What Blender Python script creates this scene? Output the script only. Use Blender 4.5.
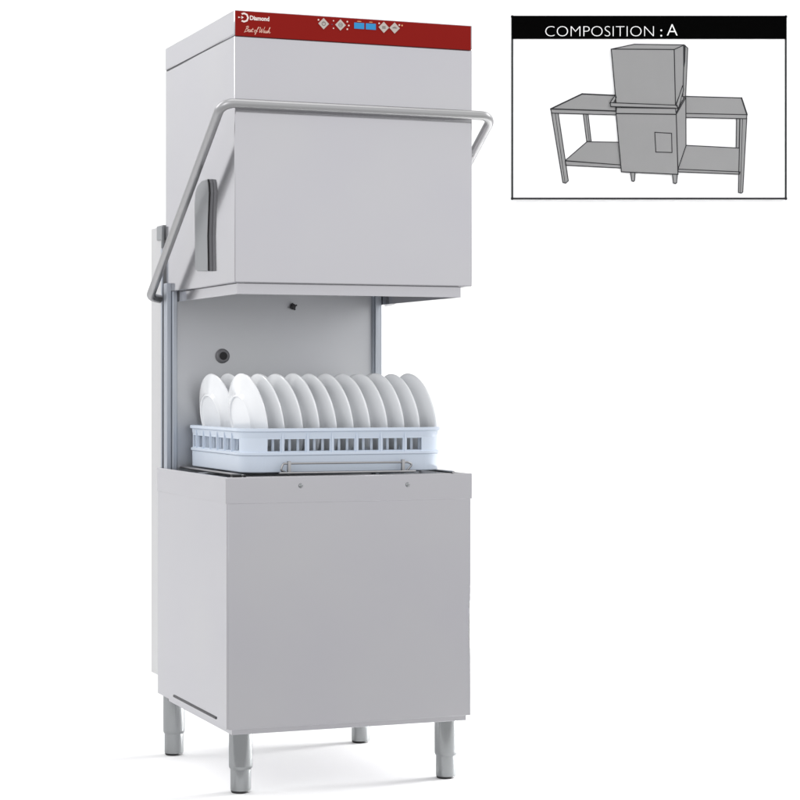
import bpy, bmesh, math, random
from mathutils import Vector, Matrix
random.seed(7)
for o in list(bpy.data.objects): bpy.data.objects.remove(o)
S = bpy.context.scene
COL = S.collection
PI = math.pi

# ------------------------------------------------------------------ camera
CAM = Vector((-1.521, -5.0799, 1.0366)); YAW = 0.3775
cd = bpy.data.cameras.new('camera'); cam = bpy.data.objects.new('camera', cd); COL.objects.link(cam)
cam.location = CAM; cam.rotation_euler = (PI/2, 0, -YAW)
cd.sensor_width = 36; cd.lens = 95.83; cd.shift_x = -0.0243; cd.shift_y = -0.0235
cd.clip_start = .1; cd.clip_end = 100
S.camera = cam
FW = Vector((math.sin(YAW), math.cos(YAW), 0)); RT = Vector((math.cos(YAW), -math.sin(YAW), 0)); UP = Vector((0, 0, 1))
def studio(f, r, z):            # studio frame: f metres along the backdrop's normal from the tripod, r metres sideways
    p = CAM + FW*f + RT*r; return Vector((p.x, p.y, z))

# ------------------------------------------------------------------ light
w = bpy.data.worlds.new('World'); S.world = w; w.use_nodes = True
wt = w.node_tree; bg = wt.nodes['Background']; bg.inputs[1].default_value = 1.0
tc = wt.nodes.new('ShaderNodeTexCoord'); sp = wt.nodes.new('ShaderNodeSeparateXYZ'); rp = wt.nodes.new('ShaderNodeValToRGB')
mr = wt.nodes.new('ShaderNodeMapRange'); mr.inputs['From Min'].default_value = -1; mr.inputs['From Max'].default_value = 1
wt.links.new(tc.outputs['Generated'], sp.inputs[0]); wt.links.new(sp.outputs['Z'], mr.inputs['Value']); wt.links.new(mr.outputs[0], rp.inputs[0])
cr = rp.color_ramp; cr.elements[0].position = .0; cr.elements[0].color = (.62, .62, .625, 1)
cr.elements[1].position = 1.; cr.elements[1].color = (.86, .86, .87, 1)
for pos, c in ((.43, .78), (.49, .89), (.52, 1.14), (.60, 1.12), (.75, .92)):      # added gradient, brighter above eye level so the hood mirrors lighter than the cabinet
    e = cr.elements.new(pos); e.color = (c*.995, c*.995, c*1.012, 1)
wt.links.new(rp.outputs[0], bg.inputs[0])
S.view_settings.view_transform = 'Standard'; S.view_settings.look = 'None'
S.view_settings.exposure = 0; S.view_settings.gamma = 1
def area(name, loc, target, sx, sy, power, col=(1, 1, 1)):
    l = bpy.data.lights.new(name, 'AREA'); l.shape = 'RECTANGLE'; l.size = sx; l.size_y = sy; l.energy = power; l.color = col
    o = bpy.data.objects.new(name, l); COL.objects.link(o); o.location = loc
    o.rotation_euler = (Vector(target) - Vector(loc)).to_track_quat('-Z', 'Y').to_euler()
    return o
area('backdrop_fill', studio(6.6, -3.2, 3.6), studio(7.6, -.3, .6), 1.2, 2.4, 42)  # added pair, out of frame, lifting the sweep to pure white
area('backdrop_fill', studio(6.6, 3.4, 3.6), studio(7.6, .6, .6), 1.2, 2.4, 52)
area('overhead_softbox', studio(5.4, 0, 4.2), studio(5.9, 0, 0), 2.6, 2.6, 24)
area('key_softbox', (-3.4, -2.6, 2.9), (.2, .2, 1.2), 2.0, 2.2, 30)
for f_, r_, P in ((7.2, 2.35, 62),):     # low strip behind, out of shot, that clears the shade under the machine
    l = area('floor_strip', studio(f_, r_, .10), studio(5.75, -.4, .0), 1.7, .10, P)
    l.data.spread = math.radians(36)

# ------------------------------------------------------------------ materials
def mat(name, col, rough=.5, metal=0., spec=.5, coat=0., emit=None):
    m = bpy.data.materials.new(name); m.use_nodes = True
    b = m.node_tree.nodes['Principled BSDF']
    b.inputs['Base Color'].default_value = (*col, 1); b.inputs['Roughness'].default_value = rough
    b.inputs['Metallic'].default_value = metal; b.inputs['Specular IOR Level'].default_value = spec
    b.inputs['Coat Weight'].default_value = coat
    if emit: b.inputs['Emission Color'].default_value = (*emit[0], 1); b.inputs['Emission Strength'].default_value = emit[1]
    return m
def steel(name, col, rough, metal=.85, stretch=(2, 2, 160), amount=.02, bump=.003):
    m = mat(name, col, rough, metal)
    t = m.node_tree; b = t.nodes['Principled BSDF']; b.inputs['Specular Tint'].default_value = (.75, .75, .76, 1)
    tc = t.nodes.new('ShaderNodeTexCoord'); mp = t.nodes.new('ShaderNodeMapping'); mp.inputs['Scale'].default_value = stretch
    n = t.nodes.new('ShaderNodeTexNoise'); n.inputs['Scale'].default_value = 6; n.inputs['Detail'].default_value = 4
    t.links.new(tc.outputs['Object'], mp.inputs['Vector']); t.links.new(mp.outputs[0], n.inputs['Vector'])
    r = t.nodes.new('ShaderNodeMapRange'); r.inputs['To Min'].default_value = rough - amount; r.inputs['To Max'].default_value = rough + amount
    t.links.new(n.outputs['Fac'], r.inputs['Value']); t.links.new(r.outputs[0], b.inputs['Roughness'])
    # broad faint mottling of the rolled sheet
    n2 = t.nodes.new('ShaderNodeTexNoise'); n2.inputs['Scale'].default_value = 3.2; n2.inputs['Detail'].default_value = 2
    t.links.new(tc.outputs['Object'], n2.inputs['Vector'])
    cr = t.nodes.new('ShaderNodeMixRGB'); cr.inputs['Color1'].default_value = (col[0]*.965, col[1]*.96, col[2]*.985, 1)
    cr.inputs['Color2'].default_value = (min(1, col[0]*1.035), min(1, col[1]*1.04), min(1, col[2]*1.01), 1)
    t.links.new(n2.outputs['Fac'], cr.inputs['Fac']); t.links.new(cr.outputs[0], b.inputs['Base Color'])
    bp = t.nodes.new('ShaderNodeBump'); bp.inputs['Strength'].default_value = bump; bp.inputs['Distance'].default_value = .01
    t.links.new(n.outputs['Fac'], bp.inputs['Height']); t.links.new(bp.outputs[0], b.inputs['Normal'])
    return m
M = {}
M['steel'] = steel('brushed_steel', (.516, .513, .534), .12, .78)
M['steel_in'] = steel('chamber_steel', (.54, .55, .57), .40, .93)
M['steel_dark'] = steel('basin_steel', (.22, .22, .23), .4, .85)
M['rail'] = steel('rail_steel', (.47, .50, .545), .42, .9, (60, 60, 2), .03, .002)
M['tube'] = steel('tube_steel', (.41, .41, .415), .36, .95, (30, 30, 30), .03, .002)
M['chrome'] = steel('leg_steel', (.30, .31, .315), .2, 1., (60, 60, 4), .04, .003)
M['pale'] = steel('painted_panel', (.55, .55, .555), .5, .2)
M['red'] = mat('red_panel', (.252, .0098, .007), .6, 0, .08)
M['white_ink'] = mat('white_print', (.85, .74, .70), .5)
M['script_ink'] = mat('script_print', (.80, .52, .42), .5)
M['button'] = mat('button_grey', (.52, .46, .42), .4)
M['glyph'] = mat('button_glyph', (.16, .12, .11), .5)
M['display'] = mat('blue_display', (.02, .19, .40), .3, 0, .3, 0, ((.03, .30, .70), .25))
M['dotw'] = mat('indicator_pale', (.80, .62, .56), .4)
M['doto'] = mat('indicator_orange', (.72, .34, .14), .4)
M['dotd'] = mat('indicator_dim', (.16, .03, .06), .4)
M['rubber'] = mat('black_rubber', (.012, .012, .013), .6)
M['gasket'] = mat('dark_gasket', (.03, .03, .034), .5)
M['dark_grey'] = mat('dark_grey', (.17, .17, .18), .45)
M['bracket'] = steel('bracket_metal', (.30, .31, .32), .38, .6)
M['rack'] = mat('pale_blue_plastic', (.62, .69, .785), .38, 0, .45)
M['rack'].node_tree.nodes['Principled BSDF'].inputs['Subsurface Weight'].default_value = .08
M['rack'].node_tree.nodes['Principled BSDF'].inputs['Subsurface Radius'].default_value = (.01, .012, .016)
M['plate'] = mat('white_porcelain', (.855, .87, .885), .16, 0, .5, .3)
M['paper'] = mat('white_sweep', (.88, .88, .88), .9, 0, .1)
M['board'] = mat('board_white', (.88, .88, .88), .7, 0, .2)
M['black_ink'] = mat('black_print', (.0015, .0015, .0015), .8, 0, 0)
M['line_ink'] = mat('line_print', (.035, .035, .037), .8, 0, 0)
M['grey_ink'] = mat('grey_print', (.245, .245, .245), .8, 0, .1)
M['title_ink'] = mat('title_print', (.75, .75, .75), .7, 0, .1)

# ------------------------------------------------------------------ mesh helpers
ROUND = {'leg', 'foot', 'foot_pad', 'handle', 'plate', 'rack_rail', 'rack_stop', 'water_port', 'port_plug', 'screw', 'nozzle'}
def obj(name, bm, m, parent=None, smooth=35, at=None):
    me = bpy.data.meshes.new(name)
    bmesh.ops.recalc_face_normals(bm, faces=bm.faces)
    bm.to_mesh(me); bm.free()
    me.materials.append(m)
    if smooth:
        for p in me.polygons: p.use_smooth = True
        try: me.set_sharp_from_angle(angle=math.radians(smooth))
        except Exception: pass
        if name not in ROUND:                       # sheet faces stay dead flat, only their folds are rounded
            for p in me.polygons:
                if p.area > 2e-4 and max(abs(c) for c in p.normal) > .9995: p.use_smooth = False
    o = bpy.data.objects.new(name, me); COL.objects.link(o)
    if parent: o.parent = parent
    if at: o.location = at
    return o
def empty(name, loc, rotz=0):
    o = bpy.data.objects.new(name, None); COL.objects.link(o); o.location = loc; o.rotation_euler = (0, 0, rotz)
    o.empty_display_size = .1; return o
def tag(o, label=None, cat=None, group=None, kind=None):
    if label: o['label'] = label
    if cat: o['category'] = cat
    if group: o['group'] = group
    if kind: o['kind'] = kind
    return o
def box(bm, x0, x1, y0, y1, z0, z1, bev=0, seg=2):
    t = bmesh.new()
    bmesh.ops.create_cube(t, size=1)
    for v in t.verts: v.co = Vector(((x0+x1)/2 + v.co.x*(x1-x0), (y0+y1)/2 + v.co.y*(y1-y0), (z0+z1)/2 + v.co.z*(z1-z0)))
    if bev: bmesh.ops.bevel(t, geom=t.edges[:], offset=bev, segments=seg, profile=.5, affect='EDGES')
    join(bm, t)
def join(bm, t):
    me = bpy.data.meshes.new('tmp'); t.to_mesh(me); t.free(); bm.from_mesh(me); bpy.data.meshes.remove(me)
def B(*a, **k):
    bm = bmesh.new(); box(bm, *a, **k); return bm
def rrect(x0, x1, y0, y1, r, n=8):
    if r <= 0: return [(x0, y0), (x1, y0), (x1, y1), (x0, y1)]
    pts = []
    for cx, cy, a0 in ((x0+r, y0+r, PI), (x1-r, y0+r, 1.5*PI), (x1-r, y1-r, 0), (x0+r, y1-r, .5*PI)):
        for i in range(n+1):
            a = a0 + i/n*PI/2; pts.append((cx + r*math.cos(a), cy + r*math.sin(a)))
    return pts
def ring(bm, x0, x1, y0, y1, r, prof, n=8):
    """closed ring swept round a rounded rectangle; prof = [(offset outward, z), ...] a closed loop"""
    loops = []
    for off, z in prof:
        rr = max(r + off, .0005) if r > 0 else 0
        loops.append([bm.verts.new((px, py, z)) for px, py in rrect(x0-off, x1+off, y0-off, y1+off, rr, n)])
    k = len(loops); c = len(loops[0])
    for i in range(k):
        a, b = loops[i], loops[(i+1) % k]
        for j in range(c): bm.faces.new((a[j], a[(j+1) % c], b[(j+1) % c], b[j]))
def prism(bm, pts, f0, f1):
    """extrude a polygon; f0, f1 turn a 2-D point into the near and the far 3-D point"""
    a = [bm.verts.new(f0(*p)) for p in pts]; b = [bm.verts.new(f1(*p)) for p in pts]
    n = len(pts); bm.faces.new(a); bm.faces.new(b[::-1])
    for i in range(n): bm.faces.new((a[i], b[i], b[(i+1) % n], a[(i+1) % n]))
def fillet(path, r, n=8):
    out = [Vector(path[0])]
    for i in range(1, len(path)-1):
        p0, p, p1 = Vector(path[i-1]), Vector(path[i]), Vector(path[i+1])
        d0, d1 = (p0-p).normalized(), (p1-p).normalized()
        ang = d0.angle(d1); t = min(r/math.tan(ang/2), .45*(p0-p).length, .45*(p1-p).length); rr = t*math.tan(ang/2)
        c = p + (d0+d1).normalized()*(rr/math.sin(ang/2))
        a, b = p + d0*t - c, p + d1*t - c; w_ = a.angle(b)
        for k in range(n+1):
            s = k/n; out.append(c + (a*math.sin((1-s)*w_) + b*math.sin(s*w_))/math.sin(w_))
    out.append(Vector(path[-1])); return out
def tube(bm, path, rad, n=20):
    rings = []; pts = [Vector(p) for p in path]; ref = None
    for i, p in enumerate(pts):
        t = (pts[min(i+1, len(pts)-1)] - pts[max(i-1, 0)]).normalized()
        if ref is None:
            ref = t.orthogonal().normalized()
        ref = (ref - t*ref.dot(t)).normalized(); bi = t.cross(ref)
        rings.append([bm.verts.new(p + (ref*math.cos(a) + bi*math.sin(a))*rad) for a in (2*PI*k/n for k in range(n))])
    for a, b in zip(rings, rings[1:]):
        for k in range(n): bm.faces.new((a[k], a[(k+1) % n], b[(k+1) % n], b[k]))
    bm.faces.new(rings[0][::-1]); bm.faces.new(rings[-1])
def lathe(bm, prof, n=48, mtx=Matrix.Identity(4)):
    rows = []
    for r, z in prof:
        if r < 1e-6: rows.append([bm.verts.new(mtx @ Vector((0, 0, z)))])
        else: rows.append([bm.verts.new(mtx @ Vector((r*math.cos(2*PI*k/n), r*math.sin(2*PI*k/n), z))) for k in range(n)])
    for a, b in zip(rows, rows[1:]):
        if len(a) == 1 and len(b) == 1: continue
        for k in range(n):
            if len(a) == 1: bm.faces.new((a[0], b[k], b[(k+1) % n]))
            elif len(b) == 1: bm.faces.new((a[k], b[0], a[(k+1) % n]))
            else: bm.faces.new((a[k], b[k], b[(k+1) % n], a[(k+1) % n]))
def text_bm(body, size, fx, shear=0, bold=0, width=None, depth=.0006):
    """lettering as a mesh: fx maps (u right, v up, d out) to 3-D; width stretches the line to that length"""
    cu = bpy.data.curves.new('t', 'FONT'); cu.body = body; cu.size = size; cu.shear = shear; cu.offset = bold
    cu.extrude = depth/2; cu.resolution_u = 4
    ob = bpy.data.objects.new('t', cu); COL.objects.link(ob)
    dg = bpy.context.evaluated_depsgraph_get(); dg.update()
    me = bpy.data.meshes.new_from_object(ob.evaluated_get(dg))
    xs = [v.co.x for v in me.vertices]; x0, x1 = min(xs), max(xs)
    k = width/(x1-x0) if width else 1
    bm = bmesh.new(); bm.from_mesh(me)
    for v in bm.verts: v.co = fx((v.co.x-x0)*k, v.co.y, v.co.z + depth/2)
    bpy.data.objects.remove(ob); bpy.data.curves.remove(cu); bpy.data.meshes.remove(me)
    return bm

# ------------------------------------------------------------------ setting: a white studio sweep
bm = bmesh.new()
prof = [(5.19, 0)]
F1, RC, FWALL = 7.25, 1.0, 8.3
prof.append((FWALL-RC, 0))
for i in range(1, 15): a = i/14*PI/2; prof.append((FWALL-RC + RC*math.sin(a), RC - RC*math.cos(a)))
prof.append((FWALL, 4.2))
L = [bm.verts.new(studio(f, -7.5, z)) for f, z in prof]; R_ = [bm.verts.new(studio(f, 7.5, z)) for f, z in prof]
for i in range(len(prof)-1): bm.faces.new((L[i], R_[i], R_[i+1], L[i+1]))
tag(obj('studio_sweep', bm, M['paper'], None, 60), kind='structure')

# ------------------------------------------------------------------ the dishwasher
W, D = .64, .664
ZH0, ZH1, ZT = 1.282, 1.895, 1.958
dw = empty('dishwasher', (W/2, D/2, 0))
tag(dw, 'tall stainless steel hood dishwasher with its hood raised and a red control strip', 'dishwasher')
OFF = Vector((-W/2, -D/2, 0))
def part(name, bm, m, parent=dw, smooth=35):
    for v in bm.verts: v.co += OFF
    return obj(name, bm, m, parent, smooth)

# hood shell: five-sided sheet box, hollow underneath
bm = B(0, W, 0, D, ZH0, ZH1-.0012, bev=.0025)
low = [f for f in bm.faces if f.normal.z < -.99 and f.calc_area() > .1]
if not low:
    bm.normal_update(); low = [f for f in bm.faces if f.calc_center_median().z < ZH0+.0001 and f.calc_area() > .1]
r = bmesh.ops.inset_region(bm, faces=low, thickness=.010)
for f in low:
    e = bmesh.ops.extrude_face_region(bm, geom=[f]); bmesh.ops.delete(bm, geom=[f], context='FACES_ONLY')
    for v in e['geom']:
        if isinstance(v, bmesh.types.BMVert): v.co.z += .05
hood = part('hood', bm, M['steel'])
bm = bmesh.new(); ring(bm, .016, .622, .03, .63, .004, [(0, 1.2545), (0, 1.318), (-.003, 1.318), (-.003, 1.2545)], 3)
part('skirt', bm, M['steel'], hood)
# cap of the hood with the folded seam
bm = B(-.0008, W+.0008, -.0008, D+.0008, ZH1+.0012, ZT, bev=.003)
part('top_cover', bm, M['steel'])
part('seam', B(.002, W-.002, .002, D-.002, ZH1-.0022, ZH1+.0022), M['gasket'])
# control strip on the front of the cap
cp = part('control_panel', B(.0012, W-.004, -.0030, .0004, ZH1-.001, ZT-.0022, bev=.0006, seg=1), M['red'])
FY = -.0030
def on_panel(u0, z0):
    return lambda u, v, d: Vector((u0+u, FY-.0002-d, z0+v))
def plab(name, bm, m): return part(name, bm, m, cp, 0)
# emblem: a hexagonal ring with an arrow entering it from the left
bm = bmesh.new()
hx = lambda rad, cx=.0235, cz=1.9398: [(cx + rad*math.cos(a), cz + rad*math.sin(a)) for a in (math.radians(k) for k in (-128, -90, -45, 0, 45, 90, 128))]
o_, i_ = hx(.0125), hx(.0082)
poly = o_ + i_[::-1]
for k in range(len(o_)-1):
    prism(bm, [o_[k], o_[k+1], i_[k+1], i_[k]], lambda x, z: Vector((x, FY-.0008, z)), lambda x, z: Vector((x, FY+.0002, z)))
prism(bm, [(.0085, 1.9415), (.0085, 1.9375), (.0145, 1.9395)], lambda x, z: Vector((x, FY-.0008, z)), lambda x, z: Vector((x, FY+.0002, z)))
prism(bm, [(.0165, 1.9435), (.0165, 1.9360), (.0225, 1.9397)], lambda x, z: Vector((x, FY-.0008, z)), lambda x, z: Vector((x, FY+.0002, z)))
plab('emblem', bm, M['white_ink'])
plab('lettering', text_bm('Diamond', .0150, on_panel(.0385, 1.9350), 0, .0005, .0505), M['white_ink'])
def script():                                       # the handwritten line, pen strokes joined up and leaning right
    st = [[(0, -.15), (.10, .10), (.28, .62), (.42, 1.0)], [(.12, .85), (.40, 1.02), (.66, .95), (.62, .70), (.34, .56), (.58, .48), (.60, .18), (.30, 0), (.02, .06)],
          [(.66, .16), (.92, .26), (.98, .42), (.82, .42), (.74, .18), (.86, 0), (1.04, .04), (1.26, .42), (1.30, .20), (1.22, 0), (1.06, .06), (1.34, .04), (1.44, .14), (1.66, .72), (1.52, .22), (1.60, 0), (1.80, .12)], [(1.40, .46), (1.84, .50)],
          [(2.26, .40), (2.08, .34), (2.04, .08), (2.22, 0), (2.38, .20), (2.26, .40), (2.48, .36), (2.72, .60), (2.86, .94), (2.72, .90), (2.54, .10), (2.40, -.38), (2.30, -.30), (2.54, .04), (2.76, .22)],
          [(3.06, .84), (3.22, .92), (3.18, .30), (3.26, 0), (3.50, .40), (3.62, .72), (3.56, .20), (3.66, 0), (3.96, .50), (4.12, 1.05)],
          [(4.40, .38), (4.18, .36), (4.06, .10), (4.18, 0), (4.40, .36), (4.34, .08), (4.46, 0), (4.62, .16), (4.78, .42), (4.80, .16), (4.70, 0), (4.56, .06), (4.86, .04), (5.02, .30), (5.26, .98), (5.14, .90), (4.98, 0), (5.12, .32), (5.28, .38), (5.26, .06), (5.42, .04), (5.56, .14)]]
    bm = bmesh.new(); k = .0121
    for q in st:
        q = [(.0245 + x*k + y*k*.25, 1.9048 + y*k*1.15) for x, y in q]
        sm = []                                     # Catmull-Rom through the pen points
        for i in range(len(q)-1):
            a, b, c, d = q[max(i-1, 0)], q[i], q[i+1], q[min(i+2, len(q)-1)]
            for t in (0, .25, .5, .75):
                sm.append(tuple(.5*(2*b[n] + (c[n]-a[n])*t + (2*a[n]-5*b[n]+4*c[n]-d[n])*t*t + (3*b[n]-a[n]-3*c[n]+d[n])*t**3) for n in (0, 1)))
        sm.append(q[-1])
        tube(bm, [(x, FY-.0003, z) for x, z in sm], .00062, 6)
    return bm
plab('lettering', script(), M['script_ink'])
def diamond(cx, cz, glyph):
    h = .0142
    bm = bmesh.new(); prism(bm, [(cx-h, cz), (cx, cz-h), (cx+h, cz), (cx, cz+h)], lambda x, z: Vector((x, FY-.0016, z)), lambda x, z: Vector((x, FY+.0002, z)))
    b = plab('button', bm, M['button'])
    g = bmesh.new()
    f0 = lambda x, z: Vector((cx+x, FY-.0021, cz+z)); f1 = lambda x, z: Vector((cx+x, FY-.0014, cz+z))
    if glyph in ('power', 'cycle'):
        n = 20; r0, r1 = (.0054, .0040) if glyph == 'power' else (.0056, .0044)
        for k in range(n):
            if glyph == 'power' and k in (4, 5): continue
            a, c = 2*PI*k/n, 2*PI*(k+1)/n
            prism(g, [(r0*math.cos(a), r0*math.sin(a)), (r0*math.cos(c), r0*math.sin(c)), (r1*math.cos(c), r1*math.sin(c)), (r1*math.cos(a), r1*math.sin(a))], f0, f1)
        if glyph == 'power': prism(g, [(-.0007, .001), (.0007, .001), (.0007, .0062), (-.0007, .0062)], f0, f1)
        else:
            prism(g, [(-.003, -.0008), (.003, -.0008), (.003, .0008), (-.003, .0008)], f0, f1)
    elif glyph == 'drain':
        for k in range(3): prism(g, [(-.005, -.003+k*.0024), (.004, -.003+k*.0024), (.005, -.0018+k*.0024), (-.004, -.0018+k*.0024)], f0, f1)
    else:
        prism(g, [(-.006, -.001), (.006, -.001), (.006, .001), (-.006, .001)], f0, f1)
        prism(g, [(-.003, .002), (.003, .002), (.003, .003), (-.003, .003)], f0, f1)
    for v in g.verts: v.co += OFF
    obj('icon', g, M['glyph'], b, 0)
    return b
for cx, cz, g in ((.232, 1.9372, 'power'), (.277, 1.9368, 'cycle'), (.394, 1.9378, 'drain'), (.4235, 1.9380, 'wave')): diamond(cx, cz, g)
for cx in (.3275, .3590):
    plab('display', B(cx-.0135, cx+.0135, FY-.0012, FY+.0002, 1.9300, 1.9455, bev=.0003, seg=1), M['display'])
def dot(cx, cz, m, rx=.0022, rz=.0022):
    bm = bmesh.new(); prism(bm, [(cx + rx*math.cos(a), cz + rz*math.sin(a)) for a in (2*PI*k/10 for k in range(10))], lambda x, z: Vector((x, FY-.001, z)), lambda x, z: Vector((x, FY+.0002, z)))
    plab('indicator_light', bm, m)
dot(.2185, 1.9462, M['dotw'])
for dz in (.0095, 0, -.0095):
    dot(.277+.0185 + (.004 if dz == 0 else 0), 1.9368+dz, M['dotw']); dot(.277-.0185 - (.004 if dz == 0 else 0), 1.9368+dz, M['dotw' if dz else 'dotd'], .0017, .0017)
dot(.3275, 1.9490, M['doto'], .0062, .0012); dot(.3590, 1.9490, M['doto'], .0052, .001)
dot(.3815, 1.9474, M['dotw']); dot(.4365, 1.9464, M['dotw']); dot(.4440, 1.9458, M['doto'])

# handle: one bent tube round the front of the hood
HX0, HX1 = -.043, .683
path = fillet([(-.012, .676, 1.264), (HX0, .668, 1.270), (HX0, -.036, 1.7215), (HX1, -.036, 1.7215), (HX1, .668, 1.270), (W+.012, .676, 1.264)], .035)
bm = bmesh.new(); tube(bm, path, .0118, 24); handle = part('handle', bm, M['tube'])
# lever brackets on the hood sides
def bracket(side):
    sx = (lambda x: x) if side < 0 else (lambda x: W - x)
    XO = -.0115
    yz = [(.200, 1.319), (.300, 1.3235), (.318, 1.327), (.324, 1.338), (.326, 1.50), (.322, 1.530), (.305, 1.545), (.270, 1.556), (.205, 1.556), (.196, 1.545), (.190, 1.520), (.1985, 1.470), (.2055, 1.41), (.202, 1.35)]
    bm = bmesh.new(); prism(bm, yz, lambda y, z: Vector((sx(XO), y, z)), lambda y, z: Vector((sx(.0004), y, z)))
    bmesh.ops.bevel(bm, geom=[e for e in bm.edges if all(abs(v.co.x - sx(XO)) < 1e-5 for v in e.verts)], offset=.003, segments=2, affect='EDGES')
    b = part('lever_bracket', bm, M['bracket'])
    def strip(x0, x1, out, m, name):
        bm = bmesh.new(); front = [(.2005, 1.3195), (.2025, 1.35), (.206, 1.41), (.199, 1.47), (.1905, 1.52), (.1965, 1.545), (.2055, 1.5555)]
        a = [[bm.verts.new((sx(x), y-o, z)) for x, o in ((x0, 0), (x1, 0), (x1, out), (x0, out))] for y, z in front]
        for p, q in zip(a, a[1:]):
            for k in range(4): bm.faces.new((p[k], p[(k+1) % 4], q[(k+1) % 4], q[k]))
        bm.faces.new(a[0]); bm.faces.new(a[-1][::-1])
        part(name, bm, m, b, 0)
    strip(XO, -.0075, .0022, M['rubber'], 'edge_seal')
    strip(-.0073, -.0006, .0050, M['dark_grey'], 'front_strip')  # darker grey strip along the front edge of the bracket
bracket(-1); bracket(1)

# rear column, guides and chamber back
col = part('rear_column', B(-.002, .600, .682, .815, .212, 1.468, bev=.002), M['pale'])
bm = B(-.006, .006, .676, .740, 1.430, 1.4705, bev=.002); box(bm, -.010, -.003, .669, .677, 1.405, 1.466, bev=.001)
part('hinge_clip', bm, M['bracket'], col)
part('guide_rod', B(-.0100, -.0035, .6695, .680, .790, 1.404, bev=.002), M['rail'])
back = part('back_panel', B(.014, .592, .612, .618, .760, 1.306, bev=.001), M['steel_in'])
for s in (0, 1):
    bm = bmesh.new()
    X = (lambda a: a) if s == 0 else (lambda a: .606 - a)
    def bx(a, b, *k, **kw): box(bm, min(X(a), X(b)), max(X(a), X(b)), *k, **kw)
    bx(-.012, .0005, .606, .640, .760, 1.306, bev=.0015)
    bx(.0012, .0130, .590, .612, .760, 1.306, bev=.0015)
    bx(.0130, .0165, .600, .612, .760, 1.306, bev=.0008)
    part('guide_rail', bm, M['rail'])
# water port and the knob of the spray arm
bm = bmesh.new(); mt = Matrix.Translation((.148, .612, 1.1065)) @ Matrix.Rotation(PI/2, 4, 'X')
lathe(bm, [(0, .002), (.0095, .002), (.0105, .010), (.015, .010), (.0195, .006), (.0205, 0)], 32, mt)
port = part('water_port', bm, M['dark_grey'], back)
bm = bmesh.new(); lathe(bm, [(0, .0105), (.0112, .0105), (.0112, .003)], 24, mt); part('port_plug', bm, M['rubber'], port)
bm = bmesh.new(); mt = Matrix.Translation((.352, .612, 1.246)) @ Matrix.Rotation(PI/2, 4, 'X')
lathe(bm, [(0, .016), (.0045, .015), (.0055, .008), (.008, .007), (.008, 0)], 16, mt)
for k in range(4):
    a = k*PI/2 + .4; t = bmesh.new(); bmesh.ops.create_cube(t, size=1)
    for v in t.verts: v.co = mt @ (Matrix.Rotation(a, 4, 'Z') @ Vector((.0075 + v.co.x*.006, v.co.y*.004, .010 + v.co.z*.006)))
    join(bm, t)
part('nozzle', bm, M['gasket'], back)

# cabinet: open box with a proud rim band round the top
CX0, CX1, CY0, CY1 = -.018, .647, .014, .690
ZC0, ZC1 = .171, .797
bm = bmesh.new()
ring(bm, CX0+.0015, CX1-.0045, CY0+.0012, CY1-.003, .0009, [(0, ZC0), (0, .733), (-.004, .733), (-.004, ZC0)], 3)
box(bm, CX0+.008, CX1-.010, CY0+.008, CY1-.008, ZC0+.001, ZC0+.004)
cab = part('cabinet', bm, M['steel'])
bm = bmesh.new()
ring(bm, CX0, CX1, CY0, CY1, .004, [(-.0003, .7318), (0, .7322), (0, ZC1-.0015), (-.0015, ZC1), (-.010, ZC1), (-.011, ZC1-.001), (-.011, .7318)], 4)
part('rim_band', bm, M['steel'], cab)
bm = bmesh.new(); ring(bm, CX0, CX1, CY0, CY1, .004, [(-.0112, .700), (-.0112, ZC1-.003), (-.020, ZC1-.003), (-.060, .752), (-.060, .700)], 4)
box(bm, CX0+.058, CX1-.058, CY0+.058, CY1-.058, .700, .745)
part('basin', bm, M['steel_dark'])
# front access panel, a folded sheet a touch proud of the carcass
part('front_panel', B(CX0+.006, CX1-.0055, CY0+.0003, CY0+.0030, ZC0-.002, .7316, bev=.0004, seg=1), M['steel'], cab)
for x, z in ((.177, .7735), (.466, .7710)):
    bm = bmesh.new(); lathe(bm, [(0, .0042), (.003, .0038), (.0052, .002), (.006, 0)], 16, Matrix.Translation((x, CY0, z)) @ Matrix.Rotation(PI/2, 4, 'X'))
    part('screw', bm, M['chrome'], cab)
bm = bmesh.new(); box(bm, CX0-.001, CX0+.004, .105, .515, .1835, .1895, bev=.0008); part('side_slot', bm, M['gasket'], cab)
bm = bmesh.new(); box(bm, .002, .636, .030, .655, .1535, .1689, bev=.001); part('bottom_frame', bm, M['steel'])
# rack rails over the basin and the stop rod along the front
bm = bmesh.new()
for y in (.034, .330, .630): tube(bm, [(.0, y, .7985-.004), (.632, y, .7985-.004)], .0035, 10)
for x in (.030, .600): tube(bm, [(x, .030, .8005), (x, .655, .8005)], .0035, 10)
part('rack_rail', bm, M['tube'])
bm = bmesh.new()
p = fillet([(.150, .055, .806), (.136, .050, .812), (.143, .050, .8285), (.480, .050, .8275), (.494, .050, .822), (.480, .055, .806)], .005, 4)
tube(bm, p, .0027, 12)
tube(bm, [(.130, .044, .8045), (.500, .044, .8040)], .0030, 10)
for x in (.158, .467): box(bm, x-.004, x+.004, .0445, .0555, .800, .8345, bev=.001)
part('rack_stop', bm, M['tube'])
bm = bmesh.new(); box(bm, .004, .040, .030, .052, .7965, .8035, bev=.002); part('rest_pad', bm, M['rubber'])

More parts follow.
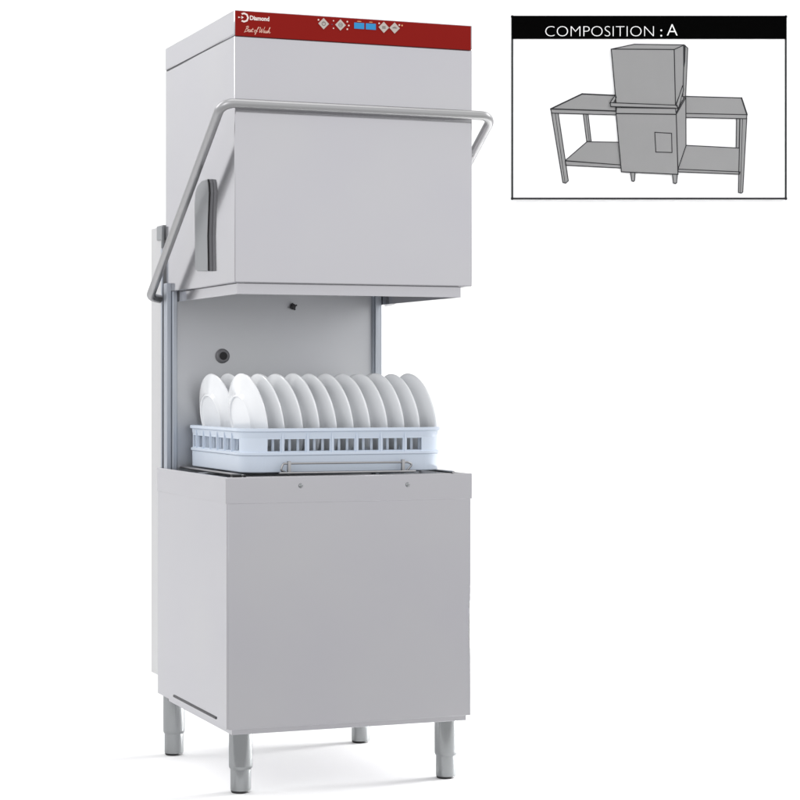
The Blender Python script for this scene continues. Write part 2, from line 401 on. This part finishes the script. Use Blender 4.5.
# adjustable legs
def leg(x, y):
    bm = bmesh.new()
    lathe(bm, [(0, .172), (.0300, .172), (.0300, .068), (.0295, .064), (.0270, .060), (.020, .060)], 40, Matrix.Translation((x, y, 0)))
    l = part('leg', bm, M['chrome'])
    bm = bmesh.new(); lathe(bm, [(.0262, .075), (.0262, .010), (.0255, .006), (.022, .006)], 40, Matrix.Translation((x, y, 0)))
    part('foot', bm, M['chrome'], l)
    bm = bmesh.new(); lathe(bm, [(0, .012), (.0250, .012), (.0255, .006), (.0235, .0005), (0, .0005)], 40, Matrix.Translation((x, y, 0)))
    part('foot_pad', bm, M['rubber'], l)
for x, y in ((.040, .080), (.596, .072), (.025, .668), (.576, .668)): leg(x, y)

# ------------------------------------------------------------------ the dish rack
RX0, RX1, RY0, RY1, RR = .048, .588, .070, .604, .052
RZ0, RZ1 = .805, .917
rk = empty('dish_rack', ((RX0+RX1)/2, (RY0+RY1)/2, RZ0))
tag(rk, 'pale blue plastic dish rack with slotted sides holding two rows of plates', 'dish rack')
ROFF = -Vector(rk.location)
def rpart(name, bm, m=M['rack'], smooth=35):
    for v in bm.verts: v.co += ROFF
    return obj(name, bm, m, rk, smooth)
bm = bmesh.new()
ring(bm, RX0, RX1, RY0, RY1, RR, [(-.001, RZ0), (.0005, RZ0+.002), (.0012, RZ0+.042), (.0045, RZ0+.0445), (.0045, RZ0+.050), (-.0005, RZ0+.0525), (-.006, RZ0+.0525), (-.006, RZ0)], 10)
rpart('lower_wall', bm)
bm = bmesh.new()
ring(bm, RX0, RX1, RY0, RY1, RR, [(-.001, RZ1-.026), (.001, RZ1-.018), (.002, RZ1-.010), (.007, RZ1-.0075), (.007, RZ1-.001), (.005, RZ1), (-.006, RZ1), (-.006, RZ1-.026)], 10)
rpart('rim', bm)
# wall with the slots cut through it: one sheet, solid at the rounded corners and at the posts
z0, z1 = RZ0+.0515, RZ1-.0255
def wall_line(off):
    P = []                                          # (point, open towards the next point)
    fr = [(.086 + k*.0667, .1415 + k*.0667) for k in range(7)]; sd = [(.120 + k*.0667, .1755 + k*.0667) for k in range(7)]
    def corner(cx, cy, a0):
        for i in range(9): a = a0 + i/8*PI/2; P.append(((cx + (RR-off)*math.cos(a), cy + (RR-off)*math.sin(a)), False))
    corner(RX0+RR, RY0+RR, PI)
    for a, b in fr: P.append(((max(a, .1075), RY0+off), True)); P.append(((min(b, .5275), RY0+off), False))
    corner(RX1-RR, RY0+RR, 1.5*PI)
    for a, b in sd: P.append(((RX1-off, a), True)); P.append(((RX1-off, min(b, .5515)), False))
    corner(RX1-RR, RY1-RR, 0)
    for a, b in fr[::-1]: P.append(((min(b, .5275), RY1-off), True)); P.append(((max(a, .1075), RY1-off), False))
    corner(RX0+RR, RY1-RR, .5*PI)
    for a, b in sd[::-1]: P.append(((RX0+off, min(b, .5515)), True)); P.append(((RX0+off, a), False))
    return P
bm = bmesh.new()
grid = [[[bm.verts.new((*p, z)) for p, _ in wall_line(off)] for z in (z0-.0005, z0+.002, z1-.002, z1+.0005)] for off in (.0003, .0062)]
opens = [q for _, q in wall_line(0)]; n = len(opens)
for i in range(n):
    j = (i+1) % n
    for r in range(3):
        if r == 1 and opens[i]: continue
        for g in grid: bm.faces.new((g[r][i], g[r][j], g[r+1][j], g[r+1][i]))
    for r in (0, 3): bm.faces.new((grid[0][r][i], grid[0][r][j], grid[1][r][j], grid[1][r][i]))
    if opens[i]:
        for r in (1, 2): bm.faces.new((grid[0][r][i], grid[0][r][j], grid[1][r][j], grid[1][r][i]))
        for k in (i, j): bm.faces.new((grid[0][1][k], grid[0][2][k], grid[1][2][k], grid[1][1][k]))
sw = rpart('slotted_wall', bm, smooth=25)
def rib(x0, x1, y0, y1):
    bm = B(x0, x1, y0, y1, z0-.002, z1+.012)
    for v in bm.verts: v.co += ROFF
    obj('rib', bm, M['rack'], sw, 0)
for k in range(6):
    rib(.1471+k*.0667-.0017, .1471+k*.0667+.0017, RY0-.0035, RY0+.0001); rib(RX0-.0035, RX0+.0001, .181+k*.0667-.0017, .181+k*.0667+.0017)
bm = bmesh.new()
for k in range(14): x = RX0+.03 + k*.0358; box(bm, x-.002, x+.002, RY0+.007, RY1-.007, RZ0+.001, RZ0+.0085)
for k in range(14): y = RY0+.03 + k*.0365; box(bm, RX0+.007, RX1-.007, y-.002, y+.002, RZ0+.0005, RZ0+.008)
rpart('base_grid', bm)
for y in (.122, .205, .288, .392, .472, .552):       # combs of pegs that hold the plates upright
    q = [(RX0+.008, RZ0+.0025)]; q.append((RX1-.008, RZ0+.0025)); q.append((RX1-.008, RZ0+.011))
    for k in reversed(range(11)):
        x = .070 + k*.0461; q += [(x+.0035, RZ0+.011), (x+.002, RZ0+.080), (x-.002, RZ0+.080), (x-.0035, RZ0+.011)]
    q.append((RX0+.008, RZ0+.011))
    bm = bmesh.new(); prism(bm, q, lambda x, z: Vector((x, y-.003, z)), lambda x, z: Vector((x, y+.003, z)))
    rpart('peg_row', bm, smooth=0)
def slat_comb(a0, a1, nsl, f0, f1):                  # slats standing just inside the slotted wall
    q = [(a0, RZ0+.050), (a1, RZ0+.050), (a1, RZ0+.054)]
    for k in reversed(range(nsl)):
        c = a0 + (k+.5)*(a1-a0)/nsl; q += [(c+.0034, RZ0+.054), (c+.0030, RZ1-.012), (c-.0030, RZ1-.012), (c-.0034, RZ0+.054)]
    q.append((a0, RZ0+.054)); bm = bmesh.new(); prism(bm, q, f0, f1); rpart('slat_row', bm, smooth=0)
slat_comb(.095, .540, 20, lambda a, z: Vector((a, RY0+.020, z)), lambda a, z: Vector((a, RY0+.024, z)))
slat_comb(.128, .560, 20, lambda a, z: Vector((RX0+.020, a, z)), lambda a, z: Vector((RX0+.024, a, z)))

# ------------------------------------------------------------------ plates
def plate_mesh():
    bm = bmesh.new()
    R0 = .120
    prof = [(0, .0055), (.050, .0052), (.0605, .0045), (.0625, .0008), (.0640, 0), (.0665, .0006), (.0685, .0040), (.0780, .0095), (.0900, .0140), (.1050, .0182), (.1165, .0212),
            (.1192, .0226), (R0, .0242), (.1192, .0258), (.1165, .0258), (.1050, .0235), (.0900, .0195), (.0800, .0158), (.0720, .0115), (.0600, .0096), (0, .0092)]
    lathe(bm, prof, 72)
    return bm
pm = plate_mesh()
first = obj('plate', pm, M['plate'], None, 50)
ordn = ['first', 'second', 'third', 'fourth', 'fifth', 'sixth', 'seventh', 'eighth', 'ninth', 'tenth', 'eleventh']
n_made = 0
LEAN = math.radians(9.5)
for row in (0, 1):
    for k in range(11):
        o = first if n_made == 0 else first.copy()
        if n_made: COL.objects.link(o)
        n_made += 1
        x = .083 + k*.0461 + random.uniform(-.0012, .0012) - (.002 if row else 0)
        y = (.200 if row == 0 else .468) + random.uniform(-.002, .002)
        o.location = (x - .010, y, .9345 + random.uniform(-.001, .001))
        o.rotation_euler = (random.uniform(0, 6), PI/2 - LEAN + random.uniform(-.012, .012), math.radians(6.5) + random.uniform(-.015, .015))
        o.rotation_mode = 'ZYX' if False else 'XYZ'
        if row == 0:
            lab = ('leftmost white plate of the front row, its round foot ring in plain view' if k == 0 else
                   'rightmost white plate of the front row, at the right end of the rack' if k == 10 else
                   f'white plate standing {ordn[k]} from the left in the front row of the rack')
            tag(o, lab, 'plate', 'white plates in the front row of the rack')
        else:
            lab = ('leftmost white plate of the back row, in the left rear corner of the rack' if k == 0 else
                   f'white plate {ordn[k]} from the left in the back row, mostly hidden behind front plates')
            tag(o, lab, 'plate', 'white plates in the back row of the rack')
# the lathe axis is turned level by the Y rotation; spin is about the plate's own axis
for o in [q for q in COL.objects if q.name.startswith('plate')]:
    e = o.rotation_euler.copy()
    o.rotation_euler = (Matrix.Rotation(e.z, 3, 'Z') @ Matrix.Rotation(e.y, 3, 'Y') @ Matrix.Rotation(e.x, 3, 'Z')).to_euler()

# ------------------------------------------------------------------ overlay inset, built as an added board on the back wall
BF = FWALL - .008                      # its face, metres from the tripod
K = BF/2129.5
bc = studio(BF, (649 - 419.42)*K, 1.0366 - (199.3 - 381.17)*K)      # middle of its lower edge
bd_ = empty('diagram_inset', bc, -YAW)
tag(bd_, 'white rectangular inset graphic with a line drawing of a dishwasher between tables under a black header', 'sign')
def bp(px, py, d=0):   # drawing units of the board (1 unit = 1/2129 of its distance), d = metres out of its face
    return Vector(((px-649)*K, -d, -(py-199.3)*K))
def poly(bm, pts, d, th=.0006): prism(bm, pts, lambda x, y: bp(x, y, d), lambda x, y: bp(x, y, d-th))
def line(bm, a, b, wd, d):
    a, b = Vector(a), Vector(b); t = (b-a).normalized(); n = Vector((-t.y, t.x))*wd/2; t = t*wd*.35
    poly(bm, [tuple(a-t+n), tuple(b+t+n), tuple(b+t-n), tuple(a-t-n)], d, .0005)
bm = bmesh.new(); v = [bp(511.5, 16, 0), bp(786.4, 199.3, 0)]
box(bm, v[0].x, v[1].x, 0, .006, v[1].z, v[0].z)
obj('panel', bm, M['board'], bd_, 0)
bm = bmesh.new()
for a, b in (((511.5, 198.6), (786.4, 198.6)), ((512.2, 16), (512.2, 199.3)), ((785.7, 16), (785.7, 199.3)), ((511.5, 16.7), (786.4, 16.7))):
    line(bm, a, b, 1.9, .0024)
obj('border', bm, M['line_ink'], bd_, 0)
bm = bmesh.new(); poly(bm, [(511.6, 16.1), (786.3, 16.1), (786.3, 39), (511.6, 39)], .0030, .0028)
hb = obj('header_band', bm, M['black_ink'], bd_, 0)
def tfx(px, py, d): 
    o_ = bp(px, py, d); return lambda u, v_, e: o_ + Vector((u, -e, v_))
obj('lettering', text_bm('COMPOSITION', 15.4*K, tfx(545.2, 36.6, .0031), 0, -.34*K, 108.5*K), M['title_ink'], bd_, 0)
obj('lettering', text_bm(':', 15.4*K, tfx(660.2, 36.6, .0031), 0, 0), M['title_ink'], bd_, 0)
obj('lettering', text_bm('A', 17*K, tfx(666.8, 35.8, .0031), 0, -.2*K, 10.6*K), M['title_ink'], bd_, 0)
fill, ink = bmesh.new(), bmesh.new()
A5 = lambda *q: [(510 + .175*x, 60 + .175*y) for x, y in q]          # left table
A2 = lambda *q: [(600 + .2125*x, 30 + .2125*y) for x, y in q]        # machine and right table
lev = [.0004]
def shape(pts, wd=.9, edges=None, dark=False):
    lev[0] += .00025
    poly(ink if dark else fill, pts, lev[0] + .0004, .0003)
    if wd:
        n = len(pts)
        for i in range(n):
            if edges is None or i in edges: line(ink, pts[i], pts[(i+1) % n], wd, lev[0] + .0007)
def drawn(name, fn):
    global fill, ink
    fill, ink = bmesh.new(), bmesh.new(); fn()
    f = obj(name, fill, M['grey_ink'], bd_, 0); obj('outline', ink, M['line_ink'], f, 0)
def left_table():
    shape(A5((418, 308), (446, 310), (464, 466), (438, 465)))
    line(ink, *A5((434, 310), (453, 466)), .5, lev[0]+.0007)
    shape(A5((315, 575), (440, 467), (622, 470), (634, 600)), .9)
    shape(A5((315, 577), (634, 600), (634, 618), (318, 602)), .9)
    shape(A5((236, 300), (275, 304), (333, 690), (318, 704), (302, 700)), .9)
    line(ink, *A5((258, 304), (314, 702)), .6, lev[0]+.0007)
    shape(A5((232, 280), (412, 194), (602, 203), (606, 292)), 1.4)
    shape(A5((232, 281), (606, 293), (606, 314), (238, 304)), .9)
def right_table():
    shape(A2((642, 417), (657, 417), (654, 555), (640, 555)))
    shape(A2((402, 543), (660, 556), (656, 668), (367, 655)), .9)
    shape(A2((367, 655), (658, 668), (656, 679), (367, 668)), .9)
    shape(A2((658, 415), (690, 415), (671, 763), (663, 768), (651, 765)), .9)
    line(ink, *A2((670, 417), (660, 766)), .6, lev[0]+.0007)
    shape(A2((398, 313), (665, 320), (691, 399), (357, 392)), 1.0)
    line(ink, *A2((665, 320), (691, 399)), 1.5, lev[0]+.0009)
    shape(A2((357, 392), (691, 399), (688, 418), (360, 411)), .9)
def machine():
    shape(A2((143, 668), (164, 670), (162, 708), (157, 713), (149, 710)))
    shape(A2((340, 678), (363, 680), (360, 719), (354, 723), (345, 720)))
    shape(A2((358, 398), (403, 318), (404, 545), (366, 655)), .9)
    shape(A2((75, 394), (358, 398), (366, 680), (100, 668)), 1.0)
    shape(A2((257, 482), (336, 487), (338, 577), (262, 575)), .9)
    shape(A2((77, 366), (354, 370), (358, 397), (75, 393)), .9)
    shape(A2((396, 72), (412, 86), (402, 314), (388, 314)), .8)
    shape(A2((52, 91), (160, 68), (396, 71), (348, 93)), .9)
    shape(A2((348, 93), (396, 71), (390, 266), (354, 355)), .9)
    shape(A2((390, 74), (402, 72), (400, 150), (391, 200)), 0, dark=True)
    shape(A2((52, 91), (348, 93), (354, 355), (75, 347)), 1.0)
    shape(A2((72, 306), (76, 318), (62, 346), (50, 350), (45, 345)), .8)
    shape(A2((388, 262), (392, 282), (370, 366), (356, 358)), .8)
    shape(A2((47, 343), (362, 355), (364, 369), (50, 361)), .9)
drawn('drawn_table', left_table); drawn('drawn_table', right_table); drawn('drawn_machine', machine)
